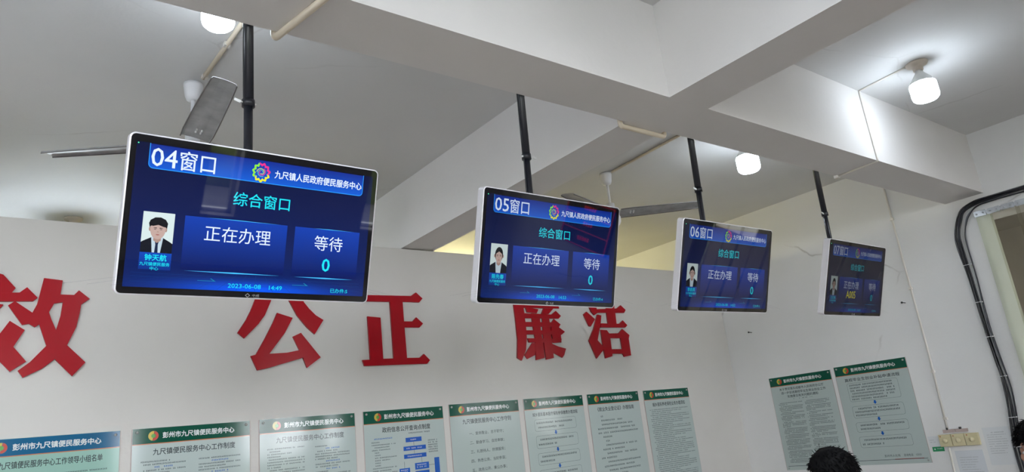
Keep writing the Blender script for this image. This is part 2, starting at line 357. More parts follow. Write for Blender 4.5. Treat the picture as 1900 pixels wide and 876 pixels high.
def portrait(mb, u0, v0, u1, v1, y, man):
    w = u1-u0; h = v1-v0; cx = (u0+u1)/2
    P = lambda pts, mi, dy: mb.add([(cx+a*w, y-dy, v0+b*h) for a, b in pts], [tuple(range(len(pts)))], None, mi)
    el = lambda a, b, ra, rb, n=20: [(a+ra*math.cos(2*PI*i/n), b+rb*math.sin(2*PI*i/n)) for i in range(n)]
    mb.rect(u0, v0, u1, v1, y, 0)
    d = .00005
    P([(-.5, 0), (.5, 0), (.5, .24), (.42, .28), (.17, .38), (-.17, .38), (-.42, .28), (-.5, .24)], 1, d)
    P([(-.13, 0), (.13, 0), (.19, .38), (.12, .42), (-.12, .42), (-.19, .38)], 2, 2*d)
    if man: P([(-.055, 0), (.055, 0), (.04, .2), (.06, .27), (-.06, .27), (-.04, .2)], 3, 3*d)
    P([(-.12, .30), (0, .24), (.12, .30), (.12, .45), (-.12, .45)], 5, 4*d)
    P(el(-.255, .58, .035, .06, 10), 5, 4*d); P(el(.255, .58, .035, .06, 10), 5, 4*d)
    if man:
        P(el(0, .58, .245, .25), 4, 5*d)
        P([(-.27, .62), (-.22, .66), (-.16, .655), (0, .69), (.16, .65), (.24, .64), (.28, .61), (.30, .74), (.22, .83), (.06, .88), (-.12, .87), (-.26, .80), (-.30, .72)], 6, 6*d)
    else:
        P(el(0, .63, .24, .26), 6, 4.6*d); P(el(0, .56, .19, .23), 4, 5*d)
        P([(-.17, .66), (0, .74), (.17, .66), (.19, .75), (0, .84), (-.19, .75)], 6, 6*d)
    for s in (-1, 1):
        P([(s*.04, .60), (s*.15, .605), (s*.14, .615), (s*.05, .622)], 6, 7*d)
        P([(s*.04, .57), (s*.14, .572), (s*.10, .588)], 1, 7*d)
    P([(-.035, .505), (.035, .505), (.02, .53), (-.02, .53)], 5, 7*d)
    P([(-.07, .443), (0, .428), (.07, .443), (.03, .458), (-.03, .458)], 7, 7*d)
def screen(pose, k, num, name, man, clock, done, label, extra=None, glowk=1.0):
    x, y, z, tilt, yaw, roll = pose
    m = Matrix.Rotation(R(yaw), 4, 'Z') @ Matrix.Rotation(R(roll), 4, 'Y') @ Matrix.Rotation(R(tilt), 4, 'X')
    root = empty('display_screen', (x, y, H0+z), label, 'screen', 'queue screens hanging in a row from the beam', m.to_euler())
    # housing: silver rim, black back box
    fr = MB(); lo = rrect(W, H, .016, 6); li = rrect(W-.008, H-.008, .013, 6); lb = rrect(W-.02, H-.02, .02, 6); n = len(lo)
    vs = []
    for loop, yy in ((li, -.0005), (lo, .001), (lo, .036), (lb, .044)): vs += [(a, yy, b) for a, b in loop]
    fs = [(i+r*n, i+(r+1)*n, (i+1) % n+(r+1)*n, (i+1) % n+r*n) for r in range(3) for i in range(n)]
    fs.append(tuple(reversed(range(3*n, 4*n))))
    fr.add(vs, fs, None, 0); o = fr.build('frame', M_silver, root)
    g = MB(); g.prism(rrect(W-.008, H-.008, .013, 6), 0, .03); o = g.build('front_glass', M_blkglass, root)
    b = MB(); b.box((-.16, .044, -.12), (.16, .062, .12)); bevel(b.build('back_cover', M_blkplastic, root), .004)
    e = .00025
    def lay(mb, nm, mats, label=None):
        o = mb.build(nm, mats, root)
        if label: o['label'] = label
        return o
    q = MB().rect(-.356, -.202, .356, .200, -e)
    lay(q, 'display', sgrad('display_background', -.2, .2, (.003, .014, .115), (.0012, .0035, .035), k, glow=.9*glowk))
    # faint floor grid and two arrow shapes at the foot of the picture
    q = MB()
    for i in range(-9, 10): q.add([(i*.028, -1.5*e, -.155), (i*.028+.0008, -1.5*e, -.155), (i*.055+.0012, -1.5*e, -.2), (i*.055, -1.5*e, -.2)], [(0,1,2,3)])
    for zz in (-.162, -.172, -.186): q.rect(-.34, zz, .34, zz+.0006, -1.5*e)
    lay(q, 'grid_lines', lit('display_grid', (.004, .05, .22), k))
    for s in (-1, 1):
        q = MB(); c = s*.14
        q.rect(c-.025, -.1765, c+.025, -.1752, -1.6*e)
        q.add([(c+.025, -1.6*e, -.1765), (c+.012, -1.6*e, -.168), (c+.010, -1.6*e, -.169), (c+.021, -1.6*e, -.1765)], [(0,1,2,3)])
        lay(q, 'arrow_mark', lit('display_cyan_dim', (.01, .25, .42), k))
    q = MB(); q.add([(a, -2*e, b) for a, b in rrect(.644, .067, .012, 5, 0, .1645, (1,0,0,1))], [tuple(range(14))])
    lay(q, 'header_panel', sgrad('header_blue', .131, .198, (.004, .10, .62), (.004, .022, .26), k))
    q = MB(); lo = rrect(.646, .070, .013, 5, 0, .1645, (1,0,0,1)); li = rrect(.642, .0675, .011, 5, 0, .1655, (1,0,0,1)); n = len(lo)
    q.add([(a, -2.5*e, b) for a, b in lo]+[(a, -2.5*e, b) for a, b in li], [(i, (i+1) % n, (i+1) % n+n, i+n) for i in range(n) if not (lo[i][1] > .19 and lo[(i+1) % n][1] > .19)])
    lay(q, 'header_outline', lit('display_cyan_line', (.02, .30, .95), k))
    for (a, b, nm) in ((-.214, .083, 'status_panel'), (.108, .326, 'waiting_panel')):
        q = MB().rect(a, -.147, b, .008, -2*e); lay(q, nm, sgrad('panel_blue', -.147, .008, (.002, .008, .09), (.004, .045, .40), k))
        q = MB()
        q.add([(a+.01, -3*e, -.1495), ((a+b)/2, -3*e, -.1515), (b-.01, -3*e, -.1495), ((a+b)/2, -3*e, -.1475)], [(0,1,2,3)])
        lay(q, 'glow_line', lit('display_glow', (.06, .50, 1.0), k)); q = MB()
        q.add([(a+.06, -3*e, .008), ((a+b)/2, -3*e, .0072), (b-.02, -3*e, .008), ((a+b)/2, -3*e, .0092)], [(0,1,2,3)])
        lay(q, 'glow_line', lit('display_glow', (.06, .50, 1.0), k))
    white = lit('display_white', (.72, .82, 1.0), k); cyan = lit('display_cyan', (.01, .72, .85), k)
    t = -4*e
    q = MB(); put_text(q, num, -.317, .137, -.249, .189, t, .008); put_text(q, '窗口', -.243, .135, -.146, .191, t, .006); lay(q, 'window_number', white)
    q = MB(); put_text(q, '九尺镇人民政府便民服务中心', .028, .149, .318, .1745, t, .018); lay(q, 'office_name', white)
    q = MB(); put_text(q, '综合窗口', -.087, .052, .084, .094, t, .006); lay(q, 'counter_kind', cyan)
    q = MB(); put_text(q, '正在办理', -.158, -.060, .034, -.014, t, .0); lay(q, 'status_text', white)
    q = MB(); put_text(q, '等待', .174, -.061, .269, -.014, t, .0); lay(q, 'waiting_text', white)
    q = MB(); put_text(q, '0', .205, -.128, .232, -.086, t, .02); lay(q, 'waiting_count', cyan); q = MB()
    put_text(q, '2023-06-08', -.079, -.193, .018, -.180, t, .006); lay(q, 'date_text', cyan); q = MB(); put_text(q, clock, .043, -.194, .083, -.181, t, .006)
    lay(q, 'time_text', cyan); q = MB(); put_text(q, '已办件:'+done, .241, -.195, .300, -.181, t, 0)
    lay(q, 'handled_text', cyan)
    if extra:
        q = MB(); put_text(q, extra, -.12, -.118, .0, -.072, t, .01); lay(q, 'ticket_number', lit('display_yellow', (.85, .80, .04), k*1.3), 'yellow ticket number')
    # clerk picture and name
    q = MB(); portrait(q, -.322, -.104, -.241, .009, t, man)
    lay(q, 'clerk_picture', [lit('picture_white', (.62, .74, .74), k), lit('picture_suit', (.006, .007, .012), k), lit('picture_shirt', (.50, .62, .70), k),
        lit('picture_tie', (.01, .02, .06), k), lit('picture_face', (.50, .36, .32), k), lit('picture_shade', (.38, .25, .21), k),
        lit('picture_hair', (.006, .007, .008), k), lit('picture_lip', (.35, .12, .11), k)])
    q = MB().rect(-.322, -.152, -.240, -.1045, -3*e); lay(q, 'name_plate', sgrad('name_blue', -.152, -.1045, (.004, .03, .22), (.004, .06, .45), k))
    q = MB(); put_text(q, name, -.309, -.1275, -.252, -.1085, t, .02); put_text(q, '九尺镇便民服务', -.320, -.1415, -.243, -.131, t, .01); put_text(q, '中心', -.293, -.1535, -.271, -.1435, t, .01)
    lay(q, 'name_text', cyan)
    # round coloured emblem: four scalloped arcs around a small scroll
    q = MB()
    for mi, a0, a1 in ((0, -10, 105), (1, 108, 215), (2, 218, 348)):
        N = 26; ring = []
        for i in range(N+1):
            a = R(a0+(a1-a0)*i/N); wob = .0022*math.sin(a*11); wd = .0035+.0022*abs(math.sin(a*5.5))
            ring.append(((.026+wob, a), (.026+wob-wd-.002, a)))
        vs = []
        for (r1, a), (r2, _) in ring: vs += [(-.013+r1*math.cos(a), t, .1615+r1*1.1*math.sin(a)), (-.013+r2*math.cos(a), t, .1615+r2*1.1*math.sin(a))]
        q.add(vs, [(2*i, 2*i+2, 2*i+3, 2*i+1) for i in range(N)], None, mi)
    for mi, ph in ((3, 0), (0, 120), (2, 240)):
        vs = []; N = 16
        for i in range(N+1):
            a = R(ph+300*i/N); r = .003+.010*i/N
            for dr in (0, .0018): vs.append((-.013+(r+dr)*math.cos(a), t, .162+(r+dr)*math.sin(a)))
        q.add(vs, [(2*i, 2*i+1, 2*i+3, 2*i+2) for i in range(N)], None, mi)
    lay(q, 'round_emblem', [lit('emblem_magenta', (.75, .03, .25), k), lit('emblem_green', (.25, .75, .05), k), lit('emblem_yellow', (.75, .75, .03), k), lit('emblem_teal', (.15, .55, .5), k)])
    # maker's mark on the lower bezel: hollow diamond and tiny print
    q = MB(); c = (-.019, -.2135)
    o4 = [(0,-1), (1,0), (0,1), (-1,0)]
    q.add([(c[0]+a*.0075, -e, c[1]+b*.0062) for a, b in o4]+[(c[0]+a*.0055, -e, c[1]+b*.0045) for a, b in o4], [(i, (i+1) % 4, (i+1) % 4+4, i+4) for i in range(4)])
    put_text(q, '中成', -.005, -.217, .016, -.2095, -e, 0); q.rect(-.001, -.2195, .016, -.2188, -e)
    lay(q, 'maker_mark', mat('grey_print', (.35, .35, .36), .3))
    q = MB().lathe([(.0018, 0), (.0018, .0012)], 8, Matrix.Translation((-.352, 0, .196)) @ Matrix.Rotation(R(90), 4, 'X'))
    lay(q, 'power_light', mat('green_indicator', (0, .3, .1), .4, emit=(.1, 1, .4), estr=.5))
    return root
POSES = [(.679, 2.0626, .7016, 17.14, .14, .40), (1.8921, 2.1022, .7182, 16.10, .85, .07),
         (3.0454, 2.0877, .7095, 17.79, .25, -.31), (4.308, 2.0663, .704, 18.79, 2.18, -.50)]
screen(POSES[0], .5, '04', '钟天航', True, '14:49', '5', 'nearest and brightest hanging screen, number 04, man in black suit on it')
screen(POSES[1], .34, '05', '陈先春', False, '14:53', '4', 'second hanging screen from the left, showing number 05', glowk=.9)
screen(POSES[2], .22, '06', '李启凤', False, '14:52', '3', 'third hanging screen from the left, showing number 06', glowk=.8)
screen(POSES[3], .09, '07', '王红梅', False, '14:51', '6', 'farthest and dimmest hanging screen, number 07, yellow ticket number', 'A005', glowk=.7)

# ================================================================== poles that carry the screens
POLE = [((.677, .680, .682), 'smooth thick black pole behind the nearest screen, number 04'),
        ((1.879, 1.870, 1.871), 'black telescopic pole above the second screen, number 05'),
        ((3.073, 3.049, 3.050), 'black telescopic pole above the third screen, number 06, cable taped along it'),
        ((4.343, 4.333, 4.340), 'black telescopic pole above the farthest screen, number 07')]
for (xs, label), ps, (k) in zip(POLE, POSES, range(4)):
    a = Vector((xs[0], 2.160, ZC)); b = Vector((xs[1], 2.176, H0+1.166)); c = Vector((xs[2], 2.196, H0+ps[2]))
    root = empty('hanging_pole', a, label, 'pole', 'black poles holding the hanging screens')
    L = lambda p: p-a
    MB().tube([L(a), L(b)], .0175, 16).build('upper_tube', M_black, root)
    MB().tube([L(b+Vector((0,0,.02))), L(c)], .0145, 16).build('lower_tube', M_black, root)
    MB().tube([L(b+Vector((0,0,.012))), L(b-Vector((0,0,.012)))], .021, 16).build('clamp_collar', M_black, root)
    s = -1 if k != 1 else 1
    h = MB(); h.tube([L(b+Vector((s*.015, -.003, 0))), L(b+Vector((s*.034, -.006, 0)))], .003, 8)
    h.box((-.011, -.002, -.005), (.011, .002, .005), Matrix.Translation(L(b+Vector((s*.038, -.007, .001)))) @ Matrix.Rotation(R(18), 4, 'Y'))
    h.build('wing_bolt', mat('zinc', (.75, .75, .74), .35, .6), root)
    MB().tube([L(b+Vector((-s*.014, 0, 0))), L(b+Vector((-s*.026, 0, 0)))], .005, 8).build('bolt_nut', MATS['zinc'], root)
    # top plate on the rear face of the beam, bracket on the screen
    MB().lathe([(.04, -.001), (.04, -.006), (.022, -.012)], 20).build('ceiling_flange', M_black, root)
    back = Vector((ps[0], ps[1], H0+ps[2])) + Matrix.Rotation(R(ps[3]), 3, 'X') @ Vector((0, .062, 0))
    q = MB(); q.box((-.05, -.006, -.06), (.05, 0.006, .06), Matrix.Translation(L(back+Vector((0, .008, 0)))) @ Matrix.Rotation(R(ps[3]), 4, 'X'))
    q.tube([L(back), L(c)], .014, 10)
    q.build('screen_bracket', M_black, root)
    if k == 0: continue
    pts = [L(Vector((a.x-.02, a.y-.002, a.z-.02)))]
    for i in range(1, 10):
        f = i/10; p = a.lerp(c, f); pts.append(L(p+Vector((-.0195+.003*math.sin(i*2.1+k), -.006, 0))))
    MB().tube(pts, .0032, 6).build('cable', M_cable, root)

# ================================================================== LED bulbs on the ceiling
def bulb(x, y, label, r=.075, m=M_bulb, zdrop=0.0, lean=(0, 0)):
    root = empty('ceiling_bulb', (x, y, ZC), label, 'light bulb', 'bare LED bulbs under the ceiling')
    root.rotation_euler = (R(lean[0]), R(lean[1]), 0)
    s = r/.075
    MB().lathe([(.062, -.001), (.064, -.006), (.058, -.016), (.036, -.024), (.030, -.030), (.028, -.052)], 28).build('lamp_holder', M_holder, root)
    z = -.05-zdrop
    MB().lathe([(.016*s, -.045), (.018*s, z), (.024*s, z-.02*s), (.036*s, z-.035*s), (.058*s, z-.065*s), (.071*s, z-.085*s), (.074*s, z-.092*s)], 32).build('shell', M_shell, root)
    z2 = z-.092*s
    MB().lathe([(.073*s, z2), (.0765*s, z2-.01*s), (.0765*s, z2-.080*s), (.073*s, z2-.096*s), (.062*s, z2-.108*s), (.035*s, z2-.116*s), (.004, z2-.118*s)], 32).build('diffuser', m, root, )
    return root
bulb(4.50, 1.475, 'bare lit bulb on a dusty round holder in the bay at upper right', .074)
bulb(4.44, 2.70, 'bare lit bulb behind the beam between the third and fourth poles', .079)
bulb(.70, 2.62, 'bare lit bulb half hidden by the beam at upper left beside the nearest pole', .062)
bulb(.554, 5.93, 'bulb holder seen above the partition top at far left', .12, M_bulbstrong, .22)
bulb(4.4, 6.7, 'added unseen warm bulb behind the partition, tinting the wall above it yellow', .075, M_warmfill, .25)  # added light standing in for a yellowish bounce from the back room

# ================================================================== ceiling fans
def fan(x, y, hub_z, rots, label):
    root = empty('ceiling_fan', (x, y, ZC), label, 'ceiling fan', 'white ceiling fans behind the beam')
    d = hub_z-1.94
    MB().lathe([(.020, -.002), (.047, -.004), (.047, -.02), (.040, -.075), (.032, -.095), (.014, -.10)], 24).build('canopy', M_white, root)
    MB().lathe([(.011, -.09), (.011, d+.06)], 12).build('down_rod', M_white, root)
    MB().lathe([(.014, d+.085), (.034, d+.080), (.036, d-.012), (.055, d-.018), (.066, d-.035), (.066, d-.07), (.055, d-.095), (.03, d-.105)], 32).build('motor_housing', M_white, root)
    for a in rots:
        m = Matrix.Rotation(R(a), 4, 'Z')
        pitch = Matrix.Rotation(R(-11), 4, 'X')
        q = MB()
        n = 8; vs = []; fs = []
        xs = [.07, .16, .32, .45, .58, .66, .695, .70]; hw = [.070, .073, .070, .066, .061, .057, .055, .052]
        prof = [(-1, -.006), (-.9, .003), (-.3, .006), (.3, .006), (.9, .003), (1, -.006)]
        for xx, h in zip(xs, hw):
            for p, zz in prof: vs.append((xx, p*h, zz))
        k = len(prof)
        for i in range(len(xs)-1):
            for j in range(k-1): fs.append((i*k+j, (i+1)*k+j, (i+1)*k+j+1, i*k+j+1))
        nn = len(vs); vs += [(a_, b_, c_-.003) for a_, b_, c_ in vs]; fs2 = [tuple(reversed([v+nn for v in f])) for f in fs]
        fs += fs2
        edge = [j for j in range(k)]+[i*k+k-1 for i in range(1, len(xs))]+[(len(xs)-1)*k+j for j in range(k-2, -1, -1)]+[i*k for i in range(len(xs)-2, 0, -1)]
        for i in range(len(edge)): p0 = edge[i]; p1 = edge[(i+1) % len(edge)]; fs.append((p0, p0+nn, p1+nn, p1))
        T = Matrix.Translation((0, 0, d)) @ m @ pitch
        q.add(vs, fs, T)
        for s in (-1, 1): q.tube([T @ Vector((xx, s*(h-.002), -.007)) for xx, h in zip(xs, hw)], .003, 6, 1)
        o = q.build('blade', [M_blade, M_bladerim], root)
        b = MB(); b.box((.06, -.02, 0), (.19, .02, .004), T @ Matrix.Translation((0, 0, .010)))
        for bx in (.150, .175):
            for by in (-.012, .012): b.lathe([(.0045, -.008), (.0045, .008)], 8, T @ Matrix.Translation((bx, by, 0)))
        b.build('blade_arm', M_white, o)
    return root
bulb(-1.2, -.6, 'added fill bulb on the ceiling behind the photographer, outside the picture')  # unseen bulbs from here to the fans are added to brighten the room
bulb(-1.1, 2.5, 'added fill bulb in the ceiling bay left of the picture, behind the long beam', .15, M_bulb, .25)  # added with the next one to brighten the cross beam behind the long beam
bulb(-3.4, 2.5, 'added fill bulb near the left wall, outside the picture', .13, M_bulb, .20)
bulb(-2.4, .5, 'added fill bulb far left in the bay in front of the long beam, outside the picture')
bulb(1.3, .0, 'added fill bulb in the ceiling bay in front of the long beam, outside the picture', .125)  # added to lift the front faces of the beams
bulb(-.6, 1.0, 'second added fill bulb in the bay in front of the long beam, outside the picture', .125)
fan(.82, 3.52, 1.60, (267, 147, 27), 'ceiling fan at left, mostly hidden behind the nearest screen')
fan(3.93, 3.64, 1.60, (322, 199, 83), 'ceiling fan with white rod seen between the second and third poles')

# ================================================================== conduits
def path(name, pts, r, m, label, clips=(), closed=False, group='wiring conduits on ceiling and beams'):
    o0 = Vector(pts[0]); root = empty(name, o0, label, 'conduit', group)
    MB().tube([Vector(p)-o0 for p in pts], r, 10).build('pipe', m, root)
    for c, nrm in clips:
        c = Vector(c)-o0; n = Vector(nrm)
        d = MB(); d.box((-.014, -.014, -.010), (.014, .014, .010), Matrix.Translation(c)); d.build('pipe_clip', M_pvcw, root)
    return root
def bend(pts, rad=.03, n=5):
    out = [Vector(pts[0])]
    for i in range(1, len(pts)-1):
        p, a, b = Vector(pts[i]), Vector(pts[i-1]), Vector(pts[i+1])
        u = p+(a-p).normalized()*rad; v = p+(b-p).normalized()*rad
        for k in range(n+1):
            t = k/n; out.append(u*(1-t)**2+p*2*t*(1-t)+v*t*t)
    out.append(Vector(pts[-1])); return out
z = ZC-.012
path('wiring_conduit', [(.842, 3.42, z), (.858, 3.09, z), (.872, 2.68, z)], .011, M_pvc, 'cream conduit on the ceiling between left fan and nearest bulb',
     [((.846, 3.40, z), (0,0,1)), ((.858, 3.06, z), (0,0,1))])
path('wiring_conduit', bend([(.835, 1.842, ZS+.45), (.835, 1.842, ZS-.013), (.768, 2.165, ZS-.013), (.768, 2.165, ZS+.40)], .02), .013, M_pvc, 'cream conduit crossing the beam underside right of the nearest pole')
path('wiring_conduit', bend([(2.500, 2.165, ZS+.06), (2.500, 2.165, ZS-.014), (2.83, 2.165, ZS-.014), (2.83, 2.165, ZS+.05)], .018), .013, M_pvc, 'short cream conduit bent around the beam crossing')
path('wiring_conduit', bend([(4.475, 1.50, ZC-.005), (4.515, 1.849, ZC-.005), (4.520, 1.849, ZS-.006), (4.529, 2.12, ZS-.006)], .008), .0065, M_pvcw, 'thin white conduit running from the right bulb down the beam face',
     [((4.531, 2.135, ZS-.008), (0,0,1))])
path('wiring_conduit', [(3.94, 3.58, ZC-.010), (3.90, 2.88, ZC-.010), (3.89, 2.16, ZC-.010)], .010, M_pvc, 'long cream conduit on the ceiling leading to the right fan')
cl = [((XW-.012, 2.567, H0+v), (1,0,0)) for v in (1.45, .84, .15, -.22)]
path('wiring_conduit', [(XW-.009, 2.568, ZC-.01), (XW-.009, 2.567, H0+1.0), (XW-.009, 2.562, H0+.3), (XW-.009, 2.575, H0-.318)], .008, M_pvcw, 'long thin conduit down the right wall to the three dials', cl)
path('wiring_conduit', [(XW-.009, 2.60, H0-.445), (XW-.009, 2.62, H0-1.2)], .008, M_pvcw, 'thin conduit below the three dials on the right wall')

# ================================================================== posters
HEAD = '彭州市九尺镇便民服务中心'
def poster(loc, rotz, w, h, label, kind, title, group, header=M_green, sheet=M_sheet, skew=0):
    root = empty('poster', loc, label, 'poster', group, (0, R(skew), R(rotz)))
    y0 = -.004; e = .0003
    MB().box((0, y0, -h), (w, 0, 0)).build('sheet', [sheet], root)
    MB().box((-.004, -.003, -h), (-.0002, 0, 0)).build('edge_strip', M_trim, root); MB().box((w+.0002, -.003, -h), (w+.003, 0, 0)).build('edge_strip', M_trim, root)
    hh = .083
    MB().rect(.001, -hh, w-.001, -.001, y0-e).build('header_band', header, root)
    MB().rect(.001, -hh-.0045, w-.001, -hh, y0-e).build('header_line', M_orange, root)
    q = MB(); cx, cz, rr = .105, -.043, .026
    for mi, a0, a1, r0, r1 in ((0, 80, 260, .010, .026), (1, -95, 75, .012, .026), (2, 0, 360, 0, .011)):
        N = 18; vs = []
        for i in range(N+1):
            a = R(a0+(a1-a0)*i/N)
            for r in (r0, r1): vs.append((cx+r*math.cos(a), y0-(2+mi*.2)*e, cz+r*math.sin(a)))
        q.add(vs, [(2*i, 2*i+2, 2*i+3, 2*i+1) for i in range(N)], None, mi)
    q.build('emblem', [M_yel, M_ora2, M_grn2], root)
    q = MB(); put_text(q, HEAD, .152, -.060, .542, -.026, y0-2*e, .03); q.build('heading_text', M_inkpale, root)
    T = y0-2*e
    q = MB(); body = MB()
    if kind == 'notice':
        for i, s in enumerate(title): 
            ww = len(s)*.0285; c = w/2+(.012 if i == 1 else 0); put_text(q, s, c-ww/2, -.130-i*.035, c+ww/2, -.105-i*.035, T, .01); q.build('title_line', M_ink, root); q = MB()
        scribble(body, w*.33, w*.68, -.214, .008, T, dens=.6)
        for col in range(2):
            a = .05+col*.275; b = a+.25; v = -.245
            while v > -.80:
                k = rnd.randint(2, 5)
                for i in range(k):
                    if v < -.80: break
                    scribble(body, a, b, v, .0080, T, indent=.016 if i == 0 else 0, cut=rnd.uniform(.02, .2) if i == k-1 else 0)
                    v -= .0135
                v -= .004
    elif kind == 'flow':
        put_text(q, title, w*.12, -.142, w*.88, -.112, T, .012)
    else:
        tw = min(w*.72, len(title)*.034); put_text(q, title, w/2-tw/2+.01, -.148, w/2+tw/2+.01, -.112, T, .012)
    if q.f: q.build('title_text', M_ink, root)
    blue = MB(); line = MB()
    def rbox(u0, v0, u1, v1, t=.0014):
        line = MB()
        lo = rrect(u1-u0, v1-v0, .018, 4, (u0+u1)/2, (v0+v1)/2); li = rrect(u1-u0-2*t, v1-v0-2*t, .017, 4, (u0+u1)/2, (v0+v1)/2); n = len(lo)
        line.add([(a, T, b) for a, b in lo]+[(a, T, b) for a, b in li], [(i, (i+1) % n, (i+1) % n+n, i+n) for i in range(n)])
        line.build('text_box', M_ink, root)
    def arrow(c, v):
        blue = MB()
        blue.add([(c-.008, T, v), (c+.008, T, v), (c+.008, T, v-.014), (c+.016, T, v-.014), (c, T, v-.032), (c-.016, T, v-.014), (c-.008, T, v-.014)], [(0, 1, 2, 6), (3, 4, 5), (2, 3, 5, 6)])
        blue.build('arrow', M_inkblue, root)
    if kind == 'columns':
        for col in range(2):
            a = .045+col*.30; b = a+.235; v = -.180-.01*col
            while v > -h+.05:
                if rnd.random() < .22: scribble(blue, a+.07, b-.07, v, .009, T)
                else:
                    scribble(body, a, b, v, .0078, T, indent=rnd.choice((.014, 0, 0)), cut=rnd.choice((0, 0, 0, .08, .15)), adv=.0075)
                v -= .0155
    if kind == 'dense':
        v = -.175
        while v > -h+.05:
            scribble(body, .05, w-.04, v, .0075, T, indent=rnd.choice((.02, 0, 0)), cut=rnd.choice((0, 0, .0, .1, .25)), adv=.0085); v -= .0165
    if kind == 'guide':
        v = -.19; k = 0
        for (ind, cut) in ((.05, .40), (.05, .18), (.05, .06), (0, .02), (0, .0), (.05, .32), (.06, .36), (.07, .03), (.03, .2), (.07, .05), (.0, .3), (.07, .02), (.02, .1), (.07, .04), (.0, .2), (.07, .0), (.0, .15), (.05, .1)):
            scribble(body, .075, w-.06, v, .0135, T, indent=ind, cut=cut, adv=.0150); v -= .0335
    if kind == 'list':
        q = MB()
        for i, s in enumerate(('一、爱岗敬业、忠于职守；', '二、勤奋学习、自觉奉献；', '三、礼貌待人、热情服务；', '四、熟悉公务、当好参谋；', '五、政务公开、秉公办事；', '六、廉洁自律、克己奉公；', '七、团结协作、顾全大局；', '八、遵纪守法、文明办公。')):
            q = MB(); put_text(q, s, .155, -.232-i*.064, .465, -.206-i*.064, T, 0); q.build('list_line', M_ink, root)
    if kind == 'flow':
        if rotz == 0: boxes = [(-.165, -.255, 2), (-.29, -.385, 2), (-.42, -.51, 2), (-.545, -.64, 2), (-.675, -.76, 2)]
        else: boxes = [(-.155, -.315, 6), (-.355, -.455, 3), (-.493, -.575, 2), (-.613, -.705, 2)]
        for i, (a, b, n) in enumerate(boxes):
            rbox(.085, b, w-.105, a); st_ = (a-b)/(n+.6)
            for j in range(n): scribble(body, .105, w-.125, a-st_*(j+.8), min(.0145, st_*.55), T, indent=.02 if j == 0 and i else 0, cut=rnd.uniform(.05, .25) if j == n-1 else rnd.uniform(0, .03), adv=.0135)
            if i < len(boxes)-1: arrow(w*.47, b-.004)
    if kind == 'chart':
        v = -.185
        scribble(blue, .07, .21, v, .010, T); v -= .022
        while v > -h+.05:
            scribble(body, .05, .235, v, .0075, T, indent=rnd.choice((0, .02)), cut=rnd.choice((0, 0, .05, .12)), adv=.0085); v -= .0165
        scribble(body, .33, .50, -.165, .009, T)
        for u0, v0, u1, v1 in ((.305, -.225, .43, -.195), (.285, -.280, .46, -.252), (.285, -.332, .46, -.304), (.245, -.430, .325, -.392), (.365, -.410, .475, -.367), (.365, -.52, .475, -.42), (.520, -.50, .560, -.345), (.245, -.60, .40, -.56)):
            MB().rect(u0, v0, u1, v1, T).build('chart_block', M_inkblue, root)
        for u0, v0, u1, v1 in ((.366, -.252, .368, -.225), (.366, -.304, .368, -.28), (.284, -.392, .286, -.35), (.42, -.367, .422, -.332), (.475, -.39, .52, -.388)): line.rect(u0, v0, u1, v1, T)
        for i in range(6): scribble(body, .48, .555, -.225-i*.0155, .0095, T, adv=.0085)
        pale = MB()
        for c, v, ww in ((.367, -.21, .05), (.372, -.266, .13), (.372, -.318, .12), (.285, -.404, .06), (.285, -.418, .05), (.42, -.38, .08), (.42, -.395, .08), (.42, -.44, .08), (.42, -.46, .08), (.42, -.48, .08)):
            scribble(pale, c-ww/2, c+ww/2, v, .009, T-e)
        pale.build('chart_text', M_inkpale, root)
    if blue.f: blue.build('blue_print', M_inkblue, root)['kind'] = 'stuff'
    if line.f: line.build('box_outline', M_ink, root)
    if body.f: body.build('small_print', M_ink, root)['kind'] = 'stuff'
    if rotz:
        q = MB(); q.rect(.02, -h+.035, w-.02, -h+.0385, T, 0); q.rect(w*.55, -h+.0385, w-.05, -h+.041, T, 1); q.build('bottom_line', [M_ink, M_ora2], root)
        if kind == 'flow':
            q = MB(); put_text(q, '彭州市人社局', .27, -h+.058, .40, -h+.078, T); put_text(q, '咨询电话：12333', .43, -h+.058, .57, -h+.078, T); q.build('contact_text', M_ink, root)
    for px in (.022, w-.022):
        for pz in (-.020, -h+.02):
            MB().lathe([(.0075, 0), (.0075, .004), (.003, .006)], 10, Matrix.Translation((px, y0, pz)) @ Matrix.Rotation(R(90), 4, 'X')).build('pin', mat('pin_metal', (.35, .37, .36), .3, .5), root)
    return root
GP = 'notice posters in a row on the partition'
yy = YP-.0005
poster((.069, yy, H0+.268), 0, .630, .88, 'pale aqua poster with blue header at far left of the partition', 'columns', '九尺镇便民服务中心工作领导小组名单', GP, M_blue, M_aqua)
poster((.759, yy, H0+.270), 0, .632, .86, 'green-headed poster directly right of the blue-headed one, two columns of small print', 'columns', '九尺镇便民服务中心工作制度', GP)
poster((1.449, yy, H0+.2715), 0, .622, .86, 'green-headed two-column poster, third from left, window light reflected across it', 'columns', '九尺镇便民服务中心工作制度', GP)
poster((2.133, yy, H0+.275), 0, .619, .86, 'poster with blue block flow chart below the character 正', 'chart', '政府信息公开查询点制度', GP)
poster((2.807, yy, H0+.2815), 0, .633, .86, 'poster with a list of five widely spaced lines of large print', 'list', '九尺镇便民服务中心工作守则', GP)
poster((3.494, yy, H0+.283), 0, .626, .86, 'poster with outlined boxes and blue arrows on the partition', 'flow', '城乡居民基本医疗保险参保缴费办理流程', GP)
poster((4.175, yy, H0+.2835), 0, .620, .86, 'poster of loosely spaced text between the arrow flow poster and the densest one', 'guide', '《就业失业登记证》办理指南', GP)
poster((4.865, yy, H0+.2815), 0, .622, .86, 'densely printed poster at the right end of the partition row', 'dense', '城乡居民养老保险业务办理须知', GP)
GR = 'notice posters on the right wall'
